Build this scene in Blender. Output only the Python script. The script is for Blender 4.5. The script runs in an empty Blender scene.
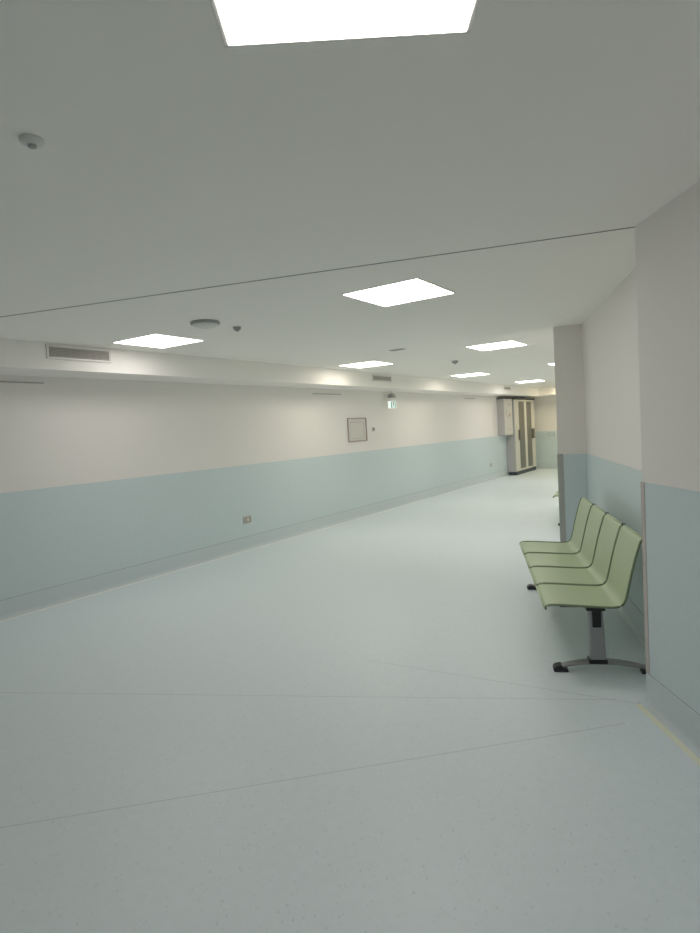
import bpy, bmesh, math
from mathutils import Vector, Matrix
sc = bpy.context.scene
C = sc.collection
PI = math.pi

# ------------------------------------------------------------------ materials
def new_mat(name):
    m = bpy.data.materials.new(name); m.use_nodes = True
    nt = m.node_tree
    return m, nt, nt.nodes['Principled BSDF']

def mat(name, col, rough=.6, metal=0., spec=.5, bump=0., bscale=200., mottle=0., mscale=3., coat=0.):
    m, nt, b = new_mat(name)
    b.inputs['Base Color'].default_value = (*col, 1)
    b.inputs['Roughness'].default_value = rough
    b.inputs['Metallic'].default_value = metal
    b.inputs['Specular IOR Level'].default_value = spec
    b.inputs['Coat Weight'].default_value = coat
    tc = nt.nodes.new('ShaderNodeTexCoord')
    if mottle > 0:
        n = nt.nodes.new('ShaderNodeTexNoise'); n.inputs['Scale'].default_value = mscale
        n.inputs['Detail'].default_value = 4
        nt.links.new(tc.outputs['Object'], n.inputs['Vector'])
        r = nt.nodes.new('ShaderNodeMix'); r.data_type = 'RGBA'
        r.inputs['A'].default_value = (*[c * (1 - mottle) for c in col], 1)
        r.inputs['B'].default_value = (*[min(1, c * (1 + mottle)) for c in col], 1)
        nt.links.new(n.outputs['Fac'], r.inputs['Factor'])
        nt.links.new(r.outputs['Result'], b.inputs['Base Color'])
    if bump > 0:
        n = nt.nodes.new('ShaderNodeTexNoise'); n.inputs['Scale'].default_value = bscale
        nt.links.new(tc.outputs['Object'], n.inputs['Vector'])
        bp = nt.nodes.new('ShaderNodeBump'); bp.inputs['Strength'].default_value = bump
        bp.inputs['Distance'].default_value = .002
        nt.links.new(n.outputs['Fac'], bp.inputs['Height'])
        nt.links.new(bp.outputs['Normal'], b.inputs['Normal'])
    return m

def emis(name, col, s):
    m, nt, b = new_mat(name)
    b.inputs['Base Color'].default_value = (.8, .8, .8, 1)
    b.inputs['Emission Color'].default_value = (*col, 1)
    b.inputs['Emission Strength'].default_value = s
    return m

SEAMS = [((-1.75, 2.39), (1.35, 2.975)), ((-3.6, 4.02), (1.42, 3.235)), ((0.05, 4.01), (1.52, 3.17))]
def floor_mat():
    m, nt, b = new_mat('speckled_vinyl')
    L = nt.links; N = nt.nodes.new
    tc = N('ShaderNodeTexCoord')
    base = N('ShaderNodeMix'); base.data_type = 'RGBA'
    base.inputs['A'].default_value = (*FLOOR_A, 1); base.inputs['B'].default_value = (*FLOOR_B, 1)
    n1 = N('ShaderNodeTexNoise'); n1.inputs['Scale'].default_value = 22; n1.inputs['Detail'].default_value = 6
    L.new(tc.outputs['Object'], n1.inputs['Vector']); L.new(n1.outputs['Fac'], base.inputs['Factor'])
    prev = base.outputs['Result']
    # dark and pale chips
    for sc_, thr, col, amt in ((62, .15, (.42, .49, .50), .26), (95, .16, (.50, .57, .58), .24), (75, .15, (.92, .95, .95), .25)):
        mp = N('ShaderNodeMapping'); mp.inputs['Scale'].default_value = (1, .62, 1); mp.inputs['Rotation'].default_value = (0, 0, sc_ * .7)
        v = N('ShaderNodeTexVoronoi'); v.inputs['Scale'].default_value = sc_; v.inputs['Randomness'].default_value = 1
        L.new(tc.outputs['Object'], mp.inputs['Vector']); L.new(mp.outputs['Vector'], v.inputs['Vector'])
        sepc = N('ShaderNodeSeparateColor'); L.new(v.outputs['Color'], sepc.inputs['Color'])
        sz = N('ShaderNodeMath'); sz.operation = 'MULTIPLY'; sz.inputs[1].default_value = thr * 2
        L.new(sepc.outputs['Red'], sz.inputs[0])
        pick = N('ShaderNodeMath'); pick.operation = 'GREATER_THAN'; pick.inputs[1].default_value = .62
        L.new(sepc.outputs['Green'], pick.inputs[0])
        lt = N('ShaderNodeMath'); lt.operation = 'LESS_THAN'
        L.new(v.outputs['Distance'], lt.inputs[0]); L.new(sz.outputs[0], lt.inputs[1])
        mu = N('ShaderNodeMath'); mu.operation = 'MULTIPLY'; L.new(lt.outputs[0], mu.inputs[0]); L.new(pick.outputs[0], mu.inputs[1])
        am = N('ShaderNodeMath'); am.operation = 'MULTIPLY'; am.inputs[1].default_value = amt; L.new(mu.outputs[0], am.inputs[0])
        mx = N('ShaderNodeMix'); mx.data_type = 'RGBA'; mx.inputs['B'].default_value = (*col, 1)
        L.new(prev, mx.inputs['A']); L.new(am.outputs[0], mx.inputs['Factor'])
        prev = mx.outputs['Result']
    # welded seams between the vinyl sheets
    for (a, c) in SEAMS:
        a = Vector((*a, 0)); c = Vector((*c, 0)); d = (c - a); ln = d.length; d /= ln; nn = Vector((-d.y, d.x, 0))
        sb = N('ShaderNodeVectorMath'); sb.operation = 'SUBTRACT'; sb.inputs[1].default_value = a
        L.new(tc.outputs['Object'], sb.inputs[0])
        d1 = N('ShaderNodeVectorMath'); d1.operation = 'DOT_PRODUCT'; d1.inputs[1].default_value = nn; L.new(sb.outputs[0], d1.inputs[0])
        d2 = N('ShaderNodeVectorMath'); d2.operation = 'DOT_PRODUCT'; d2.inputs[1].default_value = d; L.new(sb.outputs[0], d2.inputs[0])
        ab = N('ShaderNodeMath'); ab.operation = 'ABSOLUTE'; L.new(d1.outputs['Value'], ab.inputs[0])
        l1 = N('ShaderNodeMath'); l1.operation = 'LESS_THAN'; l1.inputs[1].default_value = .0035; L.new(ab.outputs[0], l1.inputs[0])
        g = N('ShaderNodeMath'); g.operation = 'GREATER_THAN'; g.inputs[1].default_value = 0; L.new(d2.outputs['Value'], g.inputs[0])
        l2 = N('ShaderNodeMath'); l2.operation = 'LESS_THAN'; l2.inputs[1].default_value = ln; L.new(d2.outputs['Value'], l2.inputs[0])
        m1 = N('ShaderNodeMath'); m1.operation = 'MULTIPLY'; L.new(l1.outputs[0], m1.inputs[0]); L.new(g.outputs[0], m1.inputs[1])
        m2 = N('ShaderNodeMath'); m2.operation = 'MULTIPLY'; L.new(m1.outputs[0], m2.inputs[0]); L.new(l2.outputs[0], m2.inputs[1])
        m3 = N('ShaderNodeMath'); m3.operation = 'MULTIPLY'; m3.inputs[1].default_value = .27; L.new(m2.outputs[0], m3.inputs[0])
        mx = N('ShaderNodeMix'); mx.data_type = 'RGBA'; mx.inputs['B'].default_value = (.2, .23, .23, 1)
        L.new(prev, mx.inputs['A']); L.new(m3.outputs[0], mx.inputs['Factor']); prev = mx.outputs['Result']
    L.new(prev, b.inputs['Base Color'])
    b.inputs['Roughness'].default_value = .42
    b.inputs['Specular IOR Level'].default_value = .42
    n2 = N('ShaderNodeTexNoise'); n2.inputs['Scale'].default_value = 9; L.new(tc.outputs['Object'], n2.inputs['Vector'])
    bp = N('ShaderNodeBump'); bp.inputs['Strength'].default_value = .05; bp.inputs['Distance'].default_value = .003
    L.new(n2.outputs['Fac'], bp.inputs['Height']); L.new(bp.outputs['Normal'], b.inputs['Normal'])
    return m

FLOOR_A = (.74, .825, .85); FLOOR_B = (.80, .88, .91)
M = dict(
    floor=floor_mat(),
    ceil=mat('ceiling_paint', (.97, .935, .885), .85, bump=.05, bscale=60),
    wall=mat('white_wall_paint', (.87, .83, .795), .7, bump=.06, bscale=80),
    soffit=mat('soffit_paint', (.92, .89, .85), .75, bump=.05, bscale=60),
    band=mat('blue_green_wall_vinyl', (.64, .73, .745), .5, mottle=.04, mscale=40, spec=.4),
    cove=mat('skirting_vinyl', (.63, .70, .72), .45, mottle=.04, mscale=60),
    bead=mat('pale_floor_bead', (.90, .92, .89), .5),
    bead_y=mat('yellowish_floor_bead', (.82, .83, .67), .5),
    guard=mat('corner_guard_plastic', (.56, .50, .47), .45),
    joint=mat('dark_joint', (.34, .32, .30), .9),
    frame=mat('lamp_frame_white', (.78, .76, .72), .5),
    vent=mat('vent_aluminium_grey', (.60, .57, .53), .5),
    ventd=mat('vent_shadow_gap', (.27, .26, .24), .8),
    green=mat('perforated_green_metal', (.48, .57, .365), .42, spec=.5, mottle=.03, mscale=120),
    greend=mat('dark_green_edge', (.20, .26, .15), .45),
    black=mat('black_plastic', (.015, .016, .02), .4),
    alu=mat('brushed_aluminium', (.35, .35, .36), .45, metal=.4, mottle=.05, mscale=90),
    steel=mat('dark_steel', (.10, .10, .11), .4, metal=.6),
    cab=mat('beige_cabinet_metal', (.70, .67, .60), .45),
    cabs=mat('grey_cabinet_side', (.50, .48, .47), .45),
    cabdark=mat('smoked_panel', (.17, .16, .135), .35),
    cabtop=mat('dark_cabinet_trim', (.04, .045, .05), .5),
    plinth=mat('dark_plinth', (.05, .07, .08), .5),
    red=mat('faded_red_ink', (.48, .28, .25), .6),
    paper=mat('paper', (.72, .69, .64), .8),
    brown=mat('brown_pink_frame', (.44, .35, .34), .5),
    ink=mat('pale_print', (.42, .38, .36), .8),
    plate=mat('socket_plate', (.62, .57, .50), .45),
    greyp=mat('grey_plastic', (.40, .385, .37), .5),
    offw=mat('offwhite_plastic', (.74, .72, .69), .5),
    guard2=mat('grey_corner_guard_plastic', (.44, .45, .42), .45),
    joint2=mat('skirting_joint', (.42, .47, .47), .8),
    sign=emis('lit_sign_face', (.85, 1, .93), .75),
    signg=mat('exit_sign_green', (.03, .30, .16), .4),
)
K = 1.0
LIGHTCOL = {'std': (1, .95, .925), 'warm': (1, .935, .80), 'pink': (1, .93, .89)}
LM = {k: emis('lamp_diffuser_' + k, v, {'std': 8.8, 'warm': 9.6, 'pink': 11.5}[k] * K) for k, v in LIGHTCOL.items()}
LM['dim'] = emis('lamp_diffuser_dim', LIGHTCOL['std'], 6.8)
LM['behind'] = emis('lamp_diffuser_dimmed', LIGHTCOL['std'], 4)  # unseen panel kept weak to darken the near end; no wear meant
LM['warm2'] = emis('lamp_diffuser_yellow', (1, .88, .58), 15 * K)

# ------------------------------------------------------------------ mesh helpers
def link(name, bm, m, parent=None, smooth=False, bevel=0, seg=2):
    me = bpy.data.meshes.new(name); bmesh.ops.recalc_face_normals(bm, faces=bm.faces); bm.to_mesh(me); bm.free()
    for x in (m if isinstance(m, (list, tuple)) else [m]): me.materials.append(x)
    if smooth:
        for p in me.polygons: p.use_smooth = True
    o = bpy.data.objects.new(name, me); C.objects.link(o)
    if parent: o.parent = parent
    if bevel:
        b = o.modifiers.new('bevel', 'BEVEL'); b.width = bevel; b.segments = seg; b.limit_method = 'ANGLE'; b.angle_limit = .6
    return o

def box(bm, c, s, rot=0, mi=0):
    r = bmesh.ops.create_cube(bm, size=1)
    bmesh.ops.scale(bm, vec=s, verts=r['verts'])
    if rot: bmesh.ops.rotate(bm, cent=(0, 0, 0), matrix=Matrix.Rotation(rot, 3, 'Z'), verts=r['verts'])
    bmesh.ops.translate(bm, vec=c, verts=r['verts'])
    if mi:
        for f in {f for v in r['verts'] for f in v.link_faces}: f.material_index = mi
    return r['verts']

def box2(bm, a, b, mi=0):
    return box(bm, [(p + q) / 2 for p, q in zip(a, b)], [abs(q - p) for p, q in zip(a, b)], mi=mi)

def prism(bm, pts, z0, z1):
    lo = [bm.verts.new((x, y, z0)) for x, y in pts]; hi = [bm.verts.new((x, y, z1)) for x, y in pts]
    n = len(pts)
    bm.faces.new(lo[::-1]); bm.faces.new(hi)
    for i in range(n): bm.faces.new((lo[i], lo[(i + 1) % n], hi[(i + 1) % n], hi[i]))

def lathe(bm, prof, n=28, center=(0, 0, 0)):
    rings = []
    for r, z in prof:
        if r < 1e-6: rings.append([bm.verts.new((center[0], center[1], center[2] + z))])
        else: rings.append([bm.verts.new((center[0] + r * math.cos(2 * PI * k / n), center[1] + r * math.sin(2 * PI * k / n), center[2] + z)) for k in range(n)])
    for a, b in zip(rings, rings[1:]):
        if len(a) == 1 and len(b) == 1: continue
        for k in range(n):
            j = (k + 1) % n
            if len(a) == 1: bm.faces.new((a[0], b[k], b[j]))
            elif len(b) == 1: bm.faces.new((a[k], a[j], b[0]))
            else: bm.faces.new((a[k], a[j], b[j], b[k]))

def tube(bm, pts, r, n=10):
    pts = [Vector(p) for p in pts]; rings = []
    for i, p in enumerate(pts):
        t = (pts[min(i + 1, len(pts) - 1)] - pts[max(i - 1, 0)]).normalized()
        a = Vector((0, 1, 0)) if abs(t.y) < .9 else Vector((0, 0, 1))
        u = t.cross(a).normalized(); v = t.cross(u)
        rings.append([bm.verts.new(p + (u * math.cos(2 * PI * k / n) + v * math.sin(2 * PI * k / n)) * r) for k in range(n)])
    for a, b in zip(rings, rings[1:]):
        for k in range(n): bm.faces.new((a[k], a[(k + 1) % n], b[(k + 1) % n], b[k]))
    bm.faces.new(rings[0][::-1]); bm.faces.new(rings[-1])

def struct(o): o['kind'] = 'structure'; return o
def tag(o, label, cat, group=None):
    o['label'] = label; o['category'] = cat
    if group: o['group'] = group
    return o
def thing(name, loc, rz, label, cat, group=None):
    o = bpy.data.objects.new(name, None); C.objects.link(o); o.empty_display_size = .1
    o.location = loc; o.rotation_euler = (0, 0, rz)
    return tag(o, label, cat, group)
def BM(): return bmesh.new()

# ------------------------------------------------------------------ the plan
HC = 2.573                                  # ceiling height
A34 = math.radians(34)
U = Vector((math.sin(A34), math.cos(A34)))  # along the far corridor
NL = Vector((-U.y, U.x))                    # towards its left wall
DW, DS = 5.89, 5.336                        # left wall and soffit face, measured along NL
ZS = 2.325                                  # underside of the soffit
AE = 19.25                                  # end wall, measured along U
def P(a, d): return U * a + NL * d

# turn of the left wall, on the mitre line of the ceiling joint
mit_a, mit_d = Vector((1.56, 3.148)), Vector((-.958, .288)).normalized()
def on_mitre(d):                            # the mitre line crossed with the line at distance d
    s = (d - mit_a.dot(NL)) / mit_d.dot(NL)
    return mit_a + mit_d * s
WL0 = on_mitre(DW); SF0 = on_mitre(DS)
YB = -6.5
RP = Vector((1.556, 3.14))                  # corner of the near right wall
R0 = Vector((1.765, 3.09)); R1 = Vector((2.52, 6.27)); R2 = Vector((2.25, 6.365))
dR = R1 - R0
REND = P(AE, 1.69 + .004)
dfar = R2.dot(NL)
REND = P(AE, dfar)
WEND = P(AE, DW)

# floor and ceiling
bm = BM(); prism(bm, [(-6.2, YB - .2), (10, YB - .2), (16, 24), (-6.2, 24)], -.12, 0); struct(link('floor', bm, M['floor']))
bm = BM(); prism(bm, [(-6.2, YB - .2), (10, YB - .2), (16, 24), (-6.2, 24)], HC, HC + .12); struct(link('ceiling', bm, M['ceil']))
# ceiling joint: a dark cover strip along the mitre
e = mit_a + mit_d * ((SF0 - mit_a).length); s = mit_a - mit_d * .0
nn = Vector((-mit_d.y, mit_d.x)) * .006
bm = BM(); prism(bm, [s + nn, e + nn, e - nn, s - nn], HC - .002, HC + .001); struct(link('trim_1', bm, M['joint']))

def wallpoly(name, pts, z0, z1, m):
    bm = BM(); prism(bm, [tuple(p) for p in pts], z0, z1); return struct(link(name, bm, m))
o3 = NL * .2
wallpoly('wall_left', [WL0, WEND, WEND + o3, WL0 + o3 + Vector((-.1, 0))], 0, HC, M['wall'])
wallpoly('wall_near_left', [WL0, (WL0.x, YB), (WL0.x - .2, YB), (WL0.x - .2, WL0.y + .1)], 0, HC, M['wall'])
wallpoly('wall_back', [(WL0.x - .2, YB), (4, YB), (4, YB - .2), (WL0.x - .2, YB - .2)], 0, HC, M['wall'])
wallpoly('wall_near_right', [(RP.x, YB), RP, R0, (R0.x + .1, R0.y - .3), (R0.x + .1, YB)], 0, HC, M['wall'])
oR = Vector((dR.y, -dR.x)).normalized() * .16
wallpoly('wall_recess', [R0, R1, R1 + oR, R0 + oR], 0, HC, M['wall'])
wallpoly('wall_right', [R1 + Vector((.0, .0)), R2, REND, REND - NL * .2, R1 + Vector((.3, -.1))], 0, HC, M['wall'])
wallpoly('wall_end', [P(AE, DW + .2), P(AE, dfar - .2), P(AE + .2, dfar - .2), P(AE + .2, DW + .2)], 0, HC, M['wall'])

# dropped soffit over the left wall and over the end wall
AS = AE - .62
wallpoly('ceiling_soffit_left', [SF0, P(AS, DS), P(AE, DS), P(AE, DW), WL0], ZS, HC, M['soffit'])
wallpoly('ceiling_soffit_end', [P(AS, DS), P(AS, dfar), P(AE, dfar), P(AE, DS)], ZS, HC, M['soffit'])
wallpoly('ceiling_soffit_near', [SF0, (SF0.x, YB), (WL0.x, YB), WL0], ZS, HC, M['soffit'])

# wainscot sheets, skirting and bead along a polyline (the room lies to the left of the path)
def offset(path, d):
    out = []
    n = len(path)
    for i, p in enumerate(path):
        dirs = []
        if i > 0: dirs.append((path[i] - path[i - 1]).normalized())
        if i < n - 1: dirs.append((path[i + 1] - path[i]).normalized())
        ns = [Vector((-q.y, q.x)) for q in dirs]
        if len(ns) == 1: out.append(p + ns[0] * d)
        else:
            b = (ns[0] + ns[1]).normalized(); out.append(p + b * (d / max(.3, b.dot(ns[0]))))
    return out
def sweep(name, path, prof, m, smooth=False):
    # prof: list of (out, z), closed
    path = [Vector(p) for p in path]
    cols = [offset(path, o) for o, z in prof]
    bm = BM(); g = [[bm.verts.new((cols[j][i].x, cols[j][i].y, prof[j][1])) for j in range(len(prof))] for i in range(len(path))]
    k = len(prof)
    for i in range(len(path) - 1):
        for j in range(k): bm.faces.new((g[i][j], g[i][(j + 1) % k], g[i + 1][(j + 1) % k], g[i + 1][j]))
    bm.faces.new(g[0]); bm.faces.new(g[-1][::-1])
    return struct(link(name, bm, m))
def band(name, path, z1):
    sweep(name, path, [(0, .05), (.003, .05), (.003, z1), (0, z1)], M['band'])
def skirt(name, path, h=.185):
    pr = [(.0, 0), (.038, 0)]
    for k in range(0, 9):
        a = k / 8 * PI / 2
        pr.append((.006 + .032 * (1 - math.sin(a)), .003 + .044 * (1 - math.cos(a))))
    pr += [(.006, h), (.0, h + .004)]
    sweep(name, path, pr, M['cove'])
def bead(name, path, m, w=.018):  # narrow pale strip along the foot of the skirting
    sweep(name, path, [(.034, 0), (.034 + w, 0), (.034 + w * .8, .003), (.034, .006)], m)

left_path = [P(AE, DW), WL0, Vector((WL0.x, YB))]
end_path = [P(AE, dfar), P(AE, DW)]
near_path = [Vector((RP.x, YB)), RP]
ret_path = [RP, R0]
rec_path = [R0, R1, R2]
right_path = [R2, REND]
full_right = [Vector((RP.x, YB)), RP, R0, R1, R2, REND]
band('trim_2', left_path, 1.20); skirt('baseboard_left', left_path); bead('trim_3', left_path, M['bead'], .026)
band('trim_4', end_path, 1.21); skirt('baseboard_end', end_path)
band('trim_5', near_path, 1.235); skirt('baseboard_near_right', near_path + [R0])
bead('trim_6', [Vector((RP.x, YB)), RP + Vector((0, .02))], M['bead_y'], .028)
band('trim_7', rec_path, 1.21)
band('trim_8', right_path, 1.21)
skirt('baseboard_recess', [R0, R1]); skirt('baseboard_right', [R1, R2, REND])
def joint(name, path, z=.186):
    sweep(name, path, [(0, z), (.0045, z), (.0045, z + .006), (0, z + .006)], M['joint2'])
joint('trim_12', left_path); joint('trim_13', near_path + [R0]); joint('trim_14', rec_path)
# back wall band
back_path = [Vector((WL0.x, YB)), Vector((RP.x, YB))]
band('trim_9', back_path, 1.2)

# corner guards: angled plastic strips from the skirting to the top of the band
def guard(name, corner, d1, d2, z0, z1, w=.05, t=.004, m='guard'):
    d1 = Vector(d1).normalized(); d2 = Vector(d2).normalized(); out = -(d1 + d2) * t
    c = Vector(corner)
    pts = [c + d1 * w, c, c + d2 * w, c + d2 * w + (-d1) * t * 1.6, c + out * 1.6, c + d1 * w + (-d2) * t * 1.6]
    bm = BM(); prism(bm, [tuple(p) for p in pts], z0, z1); return struct(link(name, bm, M[m]))
guard('trim_10', RP, (0, -1), R0 - RP, .19, 1.235, .03)
guard('trim_11', R2, R1 - R2, U, .19, 1.215, .055, m='guard2')

# ------------------------------------------------------------------ ceiling lights
def make_light(loc, rz, lab, lm, group=None):
    t = thing('ceiling_light', (loc[0], loc[1], HC), rz, lab, 'ceiling light', group)
    bm = BM()
    for sx, sy, lx, ly in ((0, 1, .614, .014), (0, -1, .614, .014), (1, 0, .014, .586), (-1, 0, .014, .586)):
        box(bm, (sx * .300, sy * .300, -.002), (lx, ly, .004))
    link('lamp_frame', bm, M['frame'], t, bevel=.002)
    bm = BM(); box(bm, (0, 0, -.003), (.588, .588, .006)); link('diffuser', bm, LM[lm], t)
    return t
G = 'square panel lights in the corridor ceiling'
make_light((.056, 1.228), 0, 'large looking square light panel in the near ceiling, cut by the top of the photo', 'dim', G)
make_light((.433, 4.358), math.radians(-34), 'square light panel just beyond the dark ceiling joint, nearest in the turned part', 'std', G)
make_light((-1.781, 5.80), math.radians(-32), 'square light panel beside the large air grille at the soffit', 'dim', G)
make_light((1.97, 7.634), math.radians(-33.5), 'square light panel above the waiting corridor, second in the row away from the soffit', 'std', G)
make_light((.335, 8.926), math.radians(-32), 'square light panel beside the second, smaller air grille of the soffit', 'warm', G)
make_light((2.52, 11.93), math.radians(-31.5), 'thin looking light panel at the soffit between exit sign and tall cabinet', 'warm', G)
make_light((4.66, 15.0), math.radians(-31.5), 'farthest light panel in view, just in front of and above the tall cabinet', 'pink', G)
make_light((4.02, 10.62), math.radians(-34), 'sliver of a light panel half hidden behind the corner of the right wall', 'std', G)
make_light((6.629, 17.575), math.radians(-34), 'light panel hidden behind the wall corner, warming the end wall soffit', 'warm2', G)
make_light((.06, -2.4), 0, 'light panel in the ceiling behind the camera', 'behind', G)
make_light((6.1, 13.7), math.radians(-34), 'light panel hidden by the right wall before the far end', 'std', G)

# ------------------------------------------------------------------ air grilles on the soffit face
def wall_frame(a, d):                       # a point on a plane parallel to the left wall, rz so that local +Y is out into the room
    p = P(a, d); return p, math.atan2(-NL.y, -NL.x) - PI / 2   # local +Y -> -NL
def vent_unit(a, d, zc, w, h, lab, grp=None, slats=7):
    p, rz = wall_frame(a, d)
    t = thing('air_grille', (p.x, p.y, zc), rz, lab, 'air vent', grp)
    bm = BM(); b = .022
    box2(bm, (-w / 2, 0, h / 2 - b), (w / 2, .012, h / 2)); box2(bm, (-w / 2, 0, -h / 2), (w / 2, .012, -h / 2 + b))
    box2(bm, (-w / 2, 0, -h / 2 + b), (-w / 2 + b, .012, h / 2 - b)); box2(bm, (w / 2 - b, 0, -h / 2 + b), (w / 2, .012, h / 2 - b))
    link('grille_frame', bm, M['frame'], t, bevel=.002)
    bm = BM(); box2(bm, (-w / 2 + b, 0, -h / 2 + b), (w / 2 - b, .0015, h / 2 - b)); link('backing', bm, M['ventd'], t)
    bm = BM()
    for k in range(slats):
        z = -h / 2 + b + (h - 2 * b) * (k + .5) / slats
        vs = box(bm, (0, 0, 0), (w - 2 * b, .012, .0035))
        bmesh.ops.rotate(bm, cent=(0, 0, 0), matrix=Matrix.Rotation(.6, 3, 'X'), verts=vs)
        bmesh.ops.translate(bm, vec=(0, .006, z), verts=vs)
    for k in range(1, 9):
        box(bm, (-w / 2 + b + (w - 2 * b) * k / 9, .0035, 0), (.004, .004, h - 2 * b))
    link('louvre', bm, M['vent'], t)
    return t
def a_of(x, y): return Vector((x, y)).dot(U)
sc_ = DS / 4.3
av = (a_of(-2.2, 4.428) * sc_ + a_of(-1.902, 4.869) * sc_) / 2
vent_unit(av, DS, .895 + 1.6 - .005, .665, .135, 'large pale framed air grille on the soffit face, left of the first soffit light')
av2 = (a_of(.379, 8.252) + a_of(.673, 8.688)) / 2 * sc_
vent_unit(av2, DS, .885 + 1.6, .66, .115, 'grey air grille on the soffit face above the exit sign')
av3 = (a_of(3.402, 12.733) + a_of(3.617, 13.053)) / 2 * sc_
vent_unit(av3, DS, .885 + 1.6, .5, .10, 'faint small air grille on the soffit face above the tall cabinet')

# thin slot diffusers high on the left wall
def a_on_wall(px):                          # distance along the wall for a photo column at eye height
    r = (px - 348) / 590; d = Vector((r, 1)); return d.dot(U) / d.dot(NL) * DW
def slot(a0, a1, z, lab):
    p, rz = wall_frame((a0 + a1) / 2, DW)
    t = thing('slot_diffuser', (p.x, p.y, z), rz, lab, 'slot vent', 'thin slot diffusers under the soffit')
    w = a1 - a0
    bm = BM(); box2(bm, (-w / 2, 0, -.012), (w / 2, .012, .012)); link('slot_body', bm, M['offw'], t, bevel=.003)
    bm = BM(); box2(bm, (-w / 2 + .01, .011, -.007), (w / 2 - .01, .0135, -.001)); link('slot_opening', bm, M['ventd'], t)
    return t
slot(a_on_wall(-25), a_on_wall(50), 2.262, 'long thin slot vent high on the left wall below the large air grille')
slot(a_on_wall(315), a_on_wall(343), 2.24, 'thin slot vent high on the wall above the framed notice')
slot(a_on_wall(465), a_on_wall(476), 2.24, 'thin slot vent high on the wall between exit sign and cabinet')

# ------------------------------------------------------------------ small ceiling fittings
def round_fit(name, x, y, prof, m, lab, cat, grp=None, ring=None):
    t = thing(name, (x, y, HC), 0, lab, cat, grp)
    bm = BM(); lathe(bm, prof, 32); link('housing', bm, m, t, smooth=True)
    if ring:
        bm = BM(); lathe(bm, ring, 32); link('sensor_head', bm, M['greyp'], t, smooth=True)
    return t
round_fit('smoke_detector', -.94, 1.92, [(.036, 0), (.036, -.008), (.030, -.015), (.02, -.019), (0, -.02)], M['offw'],
          'round smoke detector on the near ceiling at the upper left', 'smoke detector', None, [(.014, -.018), (.012, -.026), (0, -.027)])
round_fit('smoke_detector', -.927, 5.296, [(.035, 0), (.035, -.012), (.026, -.03), (0, -.034)], M['greyp'],
          'tiny grey detector on the ceiling right of the round diffuser', 'smoke detector', None, [(.014, -.03), (.012, -.04), (0, -.041)])
round_fit('smoke_detector', 1.709, 9.161, [(.05, 0), (.05, -.014), (.036, -.035), (0, -.04)], M['greyp'],
          'small dark detector on the ceiling below the second row light panel', 'smoke detector', None, [(.02, -.036), (.018, -.048), (0, -.05)])
t = thing('ceiling_diffuser', (-1.136, 4.99, HC), 0, 'round white dome fitting with a dark rim next to the first soffit light', 'ceiling diffuser')
bm = BM(); lathe(bm, [(.118, 0), (.122, -.008), (.118, -.022), (.108, -.024)], 40); link('rim', bm, M['greyp'], t, smooth=True)
bm = BM(); lathe(bm, [(.109, -.02), (.105, -.03), (.08, -.042), (.04, -.05), (0, -.052)], 40); link('dome', bm, M['frame'], t, smooth=True)
t = thing('access_panel', (.671, 7.43, HC), math.radians(-33), 'small grey ceiling plate between the two middle light panels', 'ceiling plate')
bm = BM(); box(bm, (0, 0, -.004), (.19, .1, .008)); link('plate_frame', bm, M['offw'], t, bevel=.002)
bm = BM(); box(bm, (0, 0, -.009), (.16, .07, .003)); link('plate', bm, M['greyp'], t)

# ------------------------------------------------------------------ things on the left wall
def wthing(name, a, z, lab, cat, d=DW, grp=None):
    p, rz = wall_frame(a, d); return thing(name, (p.x, p.y, z), rz, lab, cat, grp)
# local +X runs which way? +X = towards -U or +U; W() gives +1 when +X is +U
_, _rz = wall_frame(0, DW); WS = 1 if Vector((math.cos(_rz), math.sin(_rz))).dot(U) > 0 else -1
# framed notice
t = wthing('framed_notice', (a_of(-.005, 10.505) + a_of(.36, 11.045)) / 2, 1.607, 'framed notice with brown frame hanging on the left wall', 'picture frame')
w, h, b = .62, .43, .020
bm = BM()
box2(bm, (-w / 2, 0, h / 2 - b), (w / 2, .022, h / 2)); box2(bm, (-w / 2, 0, -h / 2), (w / 2, .022, -h / 2 + b))
box2(bm, (-w / 2, 0, -h / 2 + b), (-w / 2 + b, .022, h / 2 - b)); box2(bm, (w / 2 - b, 0, -h / 2 + b), (w / 2, .022, h / 2 - b))
link('frame', bm, M['brown'], t, bevel=.004)
bm = BM(); box2(bm, (-w / 2 + b, 0, -h / 2 + b), (w / 2 - b, .006, h / 2 - b)); sh = link('sheet', bm, M['paper'], t)
bm = BM()
box2(bm, (-.22, .006, .135), (.22, .0075, .142)); box2(bm, (WS * .215, .006, -.15), (WS * .222, .0075, .135)); box2(bm, (WS * -.22, .006, -.16), (WS * .22, .0075, -.155))
box2(bm, (WS * -.225, .006, -.16), (WS * -.220, .0075, .135))
link('printed_lines', bm, M['ink'], sh)
# call button
t = wthing('call_button', a_of(.488, 11.238), 1.60, 'small dark call button on the wall right of the framed notice', 'button')
bm = BM(); box2(bm, (-.045, 0, -.045), (.045, .012, .045)); link('back_plate', bm, M['offw'], t, bevel=.004)
bm = BM(); box2(bm, (-.028, .010, -.028), (.028, .03, .028)); link('button', bm, M['greyp'], t, bevel=.004)
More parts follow.
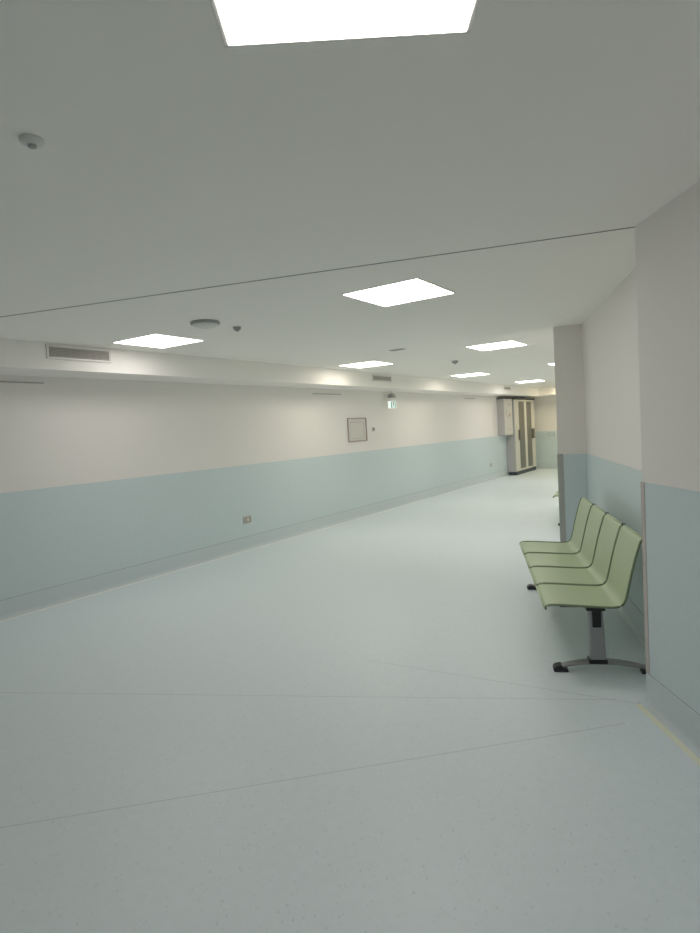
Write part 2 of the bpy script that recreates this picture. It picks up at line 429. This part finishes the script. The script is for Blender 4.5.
# sockets
def socket(a, z, w, h, lab, d=DW):
    t = wthing('wall_socket', a, z, lab, 'wall socket', d + -.003)
    bm = BM(); box2(bm, (-w / 2, 0, -h / 2), (w / 2, .012, h / 2)); link('cover_plate', bm, M['plate'], t, bevel=.004)
    bm = BM(); box2(bm, (-w / 2 + .012, .010, -h / 2 + .012), (w / 2 - .012, .014, h / 2 - .012)); ins = link('insert', bm, M['greyp'], t, bevel=.002)
    bm = BM(); box2(bm, (-.022, .013, -.022), (.022, .019, .022)); link('rocker', bm, M['frame'], t, bevel=.002)
socket(a_of(-1.493, 8.302), .43, .155, .105, 'beige socket plate with grey insert low on the near part of the left wall')
socket(a_of(3.901, 16.298), .42, .12, .10, 'tiny beige socket low on the far left wall just before the cabinet')
# exit sign: lit box hanging from the soffit under a grey dome bracket
px_, py_ = .897, 11.62
aex = a_of(px_, py_)
pe = Vector((px_, py_)) * 1.0
t = thing('exit_sign', (pe.x, pe.y, 0), math.radians(-4), 'lit white exit sign with green running figure hanging below the soffit', 'exit sign')
bm = BM(); lathe(bm, [(0, 0), (.03, -.004), (.058, -.022), (.076, -.05), (.082, -.08), (.08, -.088), (0, -.088)], 28, (0, 0, ZS)); dome = link('dome_bracket', bm, M['greyp'], t, smooth=True); dome.location.z = -.045
bm = BM(); box2(bm, (-.012, -.012, ZS - .06), (.012, .012, ZS)); link('stem', bm, M['offw'], t)
bm = BM(); box2(bm, (-.095, -.02, 2.035), (.095, .02, 2.235)); sbx = link('sign_box', bm, M['frame'], t, bevel=.004); sbx.location.z = .455; sbx.scale = (.88, 1, .75)
bm = BM(); box2(bm, (-.088, -.023, 2.042), (.088, -.0195, 2.228)); fc = link('sign_face', bm, M['sign'], t); fc.location.z = .455; fc.scale = (.88, 1, .75)
bm = BM()
zc = 2.135; Y0, Y1 = -.0255, -.022
box2(bm, (-.03, Y0, 2.055), (-.008, Y1, 2.215))            # door jamb
box2(bm, (-.008, Y0, 2.195), (.075, Y1, 2.215)); box2(bm, (.062, Y0, 2.055), (.078, Y1, 2.195))
box2(bm, (-.008, Y0, 2.055), (.062, Y1, 2.066))
# runner
vs = bmesh.ops.create_circle(bm, cap_ends=True, radius=.013, segments=16)['verts']
bmesh.ops.rotate(bm, cent=(0, 0, 0), matrix=Matrix.Rotation(PI / 2, 3, 'X'), verts=vs); bmesh.ops.translate(bm, vec=(.038, Y0, 2.178), verts=vs)
def limb(x0, z0, x1, z1, w=.011):
    dx, dz = x1 - x0, z1 - z0; l = math.hypot(dx, dz)
    v = box(bm, (0, 0, 0), (l, .003, w)); bmesh.ops.rotate(bm, cent=(0, 0, 0), matrix=Matrix.Rotation(-math.atan2(dz, dx), 3, 'Y'), verts=v)
    bmesh.ops.translate(bm, vec=((x0 + x1) / 2, (Y0 + Y1) / 2, (z0 + z1) / 2), verts=v)
limb(.03, 2.165, .02, 2.12, .02); limb(.03, 2.16, .052, 2.145); limb(.028, 2.158, .006, 2.15); limb(.02, 2.12, .042, 2.10); limb(.042, 2.10, .04, 2.075); limb(.02, 2.12, .004, 2.085)
link('running_figure', bm, M['signg'], fc)

# ------------------------------------------------------------------ tall cabinet and wall box at the end of the left wall
a_c0 = a_of(4.66, 17.43); LC = min(1.96, AE - .1 - a_c0); DC = .30; HT = 2.27
p, rz = wall_frame(a_c0 + LC / 2, DW - .009)
t = thing('tall_cabinet', (p.x, p.y, 0), rz, 'tall beige two-door cabinet with dark door strips standing at the end of the left wall', 'cabinet')
bm = BM(); box2(bm, (-LC / 2, 0, .10), (LC / 2, DC - .05, HT - .04)); link('body', bm, M['cabs'], t, bevel=.006)
bm = BM(); box2(bm, (-LC / 2 - .005, 0, HT - .04), (LC / 2 + .005, DC - .01, HT)); link('top_trim', bm, M['cabtop'], t, bevel=.004)
bm = BM(); box2(bm, (-LC / 2 + .005, .05, 0), (LC / 2 - .005, DC - .04, .10)); link('plinth', bm, M['plinth'], t)
for q in (-1, 1):                           # q * WS < 0 is the near leaf
    x0, x1 = (0.004, LC / 2 - .004) if q > 0 else (-LC / 2 + .004, -.004)
    near = (q * WS < 0)
    bm = BM(); box2(bm, (x0, DC - .05, .11), (x1, DC - .026, HT - .05)); dr = link('door', bm, M['cab'], t, bevel=.004)
    # smoked strip of the leaf
    inner = 0.1 if near else .12
    far_e, near_e = (WS * -.10, WS * -.60) if near else (WS * .60, WS * .14)
    bm = BM(); box2(bm, (min(far_e, near_e), DC - .028, .17), (max(far_e, near_e), DC - .02, HT - .10)); link('dark_strip', bm, M['cabdark'], dr)
    hx = WS * -.63 if near else WS * .69
    bm = BM(); box2(bm, (hx - .065, DC - .03, 1.03), (hx + .065, DC + .03, 1.33)); link('handle', bm, M['cabdark'], dr, bevel=.01)
# wall box adjoining the cabinet
WB = .66
p, rz = wall_frame(a_c0 - .012 - WB / 2, DW - .003)
t = thing('wall_box', (p.x, p.y, 1.20), rz, 'grey wall-mounted box with faded red print fixed against the side of the tall cabinet', 'wall box')
HB = 1.07; DB = .22
bm = BM(); box2(bm, (-WB / 2, 0, 0), (WB / 2, DB - .02, HB - .03)); link('body', bm, M['cabs'], t, bevel=.005)
bm = BM(); box2(bm, (-WB / 2 + .004, DB - .02, .005), (WB / 2 - .004, DB, HB - .03)); dd = link('door', bm, M['paper'], t, bevel=.004)
bm = BM(); box2(bm, (-WB / 2 - .004, 0, HB - .03), (WB / 2 + .004, DB + .003, HB)); link('top_trim', bm, M['cabtop'], t)
bm = BM()
for (x0, x1, z0, z1) in ((-.22, .12, .545, .56), (-.05, .16, .50, .512), (.06, .14, .56, .63), (.02, .12, .86, .90), (-.2, -.18, .60, .72), (.0, .12, .16, .175)):
    xa, xb = sorted((WS * x0, WS * x1)); box2(bm, (xa, DB, z0), (xb, DB + .002, z1))
rp = link('red_print', bm, M['red'], dd); rp['kind'] = 'stuff'

# small plate on the end wall
pp = P(AE, 0); xe = 6.36
# where the photo shows it: just before the wall corner
e_dir = -NL; s_ = 2.0
c0 = P(AE - .003, DW)
pw = c0 + e_dir * ((Vector((.3435, 1)) * (AE / Vector((.3435, 1)).dot(U)) - c0).dot(e_dir))
t = thing('wall_plate', (pw.x, pw.y, 1.10), math.atan2(U.y, U.x) + PI / 2, 'pale rectangular plate on the end wall right of the tall cabinet', 'wall plate')
bm = BM(); box2(bm, (-.11, 0, -.05), (.11, .012, .05)); link('plate_frame', bm, M['greyp'], t, bevel=.003)
bm = BM(); box2(bm, (-.095, .010, -.038), (.095, .016, .038)); link('plate', bm, M['band'], t)

# ------------------------------------------------------------------ the waiting bench
# local: +X along the bench (far to near), +Y towards the wall, origin at the near front corner on the floor
def arc(cx, cz, r, a0, a1, n):
    return [(cx + r * math.cos(a0 + (a1 - a0) * k / n), cz + r * math.sin(a0 + (a1 - a0) * k / n)) for k in range(n + 1)]
PROF = [(.004, .426), (.0, .436), (.004, .447), (.018, .453), (.06, .455), (.15, .451), (.26, .444), (.36, .439)] \
    + [(.40, .439), (.425, .443), (.444, .453), (.457, .468), (.466, .49)] + [(.480, .55), (.500, .64), (.524, .735), (.548, .815), (.557, .840), (.566, .852), (.578, .856)]
SW, PITCH = .488, .502
def shell_mesh():
    bm = BM(); n = 8; rows = []
    for (y, z) in PROF:
        row = []
        for k in range(n + 1):
            u = k / n * 2 - 1
            row.append(bm.verts.new((SW / 2 + u * SW / 2, y, z - .006 * (1 - u * u))))
        rows.append(row)
    for a, b in zip(rows, rows[1:]):
        for k in range(n): bm.faces.new((a[k], a[k + 1], b[k + 1], b[k]))
    return bm
def make_bench(loc, rz, label):
    t = thing('waiting_bench', (loc[0], loc[1], 0), rz, label, 'bench', 'four-seat green waiting benches')
    first = None
    for i in range(4):
        bm = shell_mesh()
        if first is None:
            s = link('seat_shell', bm, M['green'], t, smooth=True)
            so = s.modifiers.new('thick', 'SOLIDIFY'); so.thickness = .006; so.offset = 0
            sb = s.modifiers.new('sub', 'SUBSURF'); sb.levels = 1; sb.render_levels = 2
            kids = []
            for x in (.0, SW):
                b2 = BM(); tube(b2, [(x, y, z + .001) for y, z in PROF], .0075, 8); kids.append(link('edge_rail', b2, M['greend'], s, smooth=True))
            b2 = BM(); tube(b2, [(-.004, .018, .4565)] and [(-.003, -.004, .437), (SW + .003, -.004, .437)], .007, 8); kids.append(link('front_roll', b2, M['green'], s, smooth=True))
            b2 = BM(); tube(b2, [(0, .576, .856), (SW, .576, .856)], .007, 8); kids.append(link('top_roll', b2, M['green'], s, smooth=True))
            for x in (-.004,  SW + .004):
                pass
            first = (s, kids)
        else:
            bm.free(); s = first[0].copy(); C.objects.link(s); s.parent = t; s.location = (PITCH * i, 0, 0)
            for k in first[1]:
                c = k.copy(); C.objects.link(c); c.parent = s
    L = PITCH * 3 + SW
    # joining clips at the top of the backrests
    for i in range(1, 4):
        b2 = BM(); box(b2, (PITCH * i - .007, .577, .848), (.036, .022, .036)); link('backrest_clip', b2, M['black'], t, bevel=.004)
    bm = BM(); box2(bm, (.02, .29, .365), (L - .13, .335, .41)); link('beam', bm, M['steel'], t, bevel=.006)
    for i in range(4):
        for dx in (.12, .37):
            b2 = BM(); box2(b2, (PITCH * i + dx - .02, .10, .41), (PITCH * i + dx + .02, .36, .432)); link('seat_bracket', b2, M['steel'], t, bevel=.003)
    yc = .312
    for xp in (.0, L - .105):
        b2 = BM()
        lo = (.047, .032); hi = (.040, .028)
        v0 = [b2.verts.new((xp + sx * lo[1], yc + sy * lo[0], .075)) for sx, sy in ((-1, -1), (1, -1), (1, 1), (-1, 1))]
        v1 = [b2.verts.new((xp + sx * hi[1], yc + sy * hi[0] - .004, .40)) for sx, sy in ((-1, -1), (1, -1), (1, 1), (-1, 1))]
        b2.faces.new(v0[::-1]); b2.faces.new(v1)
        for k in range(4): b2.faces.new((v0[k], v0[(k + 1) % 4], v1[(k + 1) % 4], v1[k]))
        post = link('post', b2, M['alu'], t, bevel=.008, seg=3)
        b2 = BM(); box2(b2, (xp + .024, yc - .028, .29), (xp + .034, yc + .024, .40)); link('dark_inset', b2, M['black'], post, bevel=.003)
        b2 = BM(); box2(b2, (xp - .04, yc - .062, .395), (xp + .04, yc + .05, .418)); link('top_cap', b2, M['black'], post, bevel=.006)
        b2 = BM(); box2(b2, (xp - .04, yc - .055, .058), (xp + .04, yc + .055, .085)); link('collar', b2, M['black'], post, bevel=.006)
        # arched foot
        b2 = BM(); n = 20; F0, F1 = yc - .262, yc + .325
        ring = []
        for k in range(n + 1):
            u = k / n; y = F0 + .03 + (F1 - F0 - .06) * u; zt = .034 + .040 * math.sin(PI * u) ** .8 if 0 < u < 1 else .034
            th = .016 + .004 * math.sin(PI * u)
            w = .022 + .010 * math.sin(PI * u)
            ring.append([b2.verts.new((xp + sx * w, y, zt - (th if sz else 0))) for sx, sz in ((-1, 0), (1, 0), (1, 1), (-1, 1))])
        for a, b in zip(ring, ring[1:]):
            for k in range(4): b2.faces.new((a[k], a[(k + 1) % 4], b[(k + 1) % 4], b[k]))
        b2.faces.new(ring[0]); b2.faces.new(ring[-1][::-1])
        foot = link('foot_bar', b2, M['alu'], t, bevel=.004)
        for (ya, yb, tip) in ((F0 - .005, F0 + .085, 1), (F1 + .005, F1 - .075, -1)):
            b2 = BM()
            pts = [(ya, 0), (ya, .022), (ya + (yb - ya) * .15, .036), (ya + (yb - ya) * .55, .043), (ya + (yb - ya) * .62, .030), (yb, .010), (yb, 0)]
            a = [b2.verts.new((xp - .034, y, z)) for y, z in pts]; b = [b2.verts.new((xp + .034, y, z)) for y, z in pts]
            b2.faces.new(a); b2.faces.new(b[::-1])
            for k in range(len(pts)): b2.faces.new((a[k], a[(k + 1) % len(pts)], b[(k + 1) % len(pts)], b[k]))
            link('foot_cap', b2, M['black'], foot, bevel=.006, seg=3)
    return t
def bench_at(x, y, deg, label):             # x, y: the near front corner; deg: the direction it runs away in
    a = math.radians(deg); L = PITCH * 3 + SW
    return make_bench((x + L * math.sin(a), y + L * math.cos(a)), -PI / 2 - a, label)
bench_at(1.155, 3.585, 12, 'four-seat green metal waiting bench on black-tipped feet in the recess of the right wall')
bench_at(2.985, 8.70, 25, 'second green bench behind the right wall corner, only a foot and seat tip showing')

# ------------------------------------------------------------------ world, camera, view
w = bpy.data.worlds.new('world'); sc.world = w; w.use_nodes = True
w.node_tree.nodes['Background'].inputs[0].default_value = (.01, .01, .01, 1)
cam = bpy.data.cameras.new('camera'); co = bpy.data.objects.new('camera', cam); C.objects.link(co)
cam.sensor_fit = 'HORIZONTAL'; cam.sensor_width = 36; cam.lens = 590 / 700 * 36
cam.clip_end = 100
p_, r_ = .0608, -.0587
Fw = Vector((0, math.cos(p_), -math.sin(p_))); rt = Vector((1, 0, 0)); up = rt.cross(Fw)
R_ = rt * math.cos(r_) + up * math.sin(r_); U_ = up * math.cos(r_) - rt * math.sin(r_)
mw = Matrix((R_, U_, -Fw)).transposed().to_4x4(); mw.translation = (0, 0, 1.6)
co.matrix_world = mw
sc.camera = co
vs = sc.view_settings; vs.view_transform = 'Standard'; vs.look = 'None'; vs.gamma = 1; vs.exposure = .13; vs.use_curve_mapping = False
sc.cycles.max_bounces = 12; sc.cycles.diffuse_bounces = 8
sc.cycles.use_denoising = True
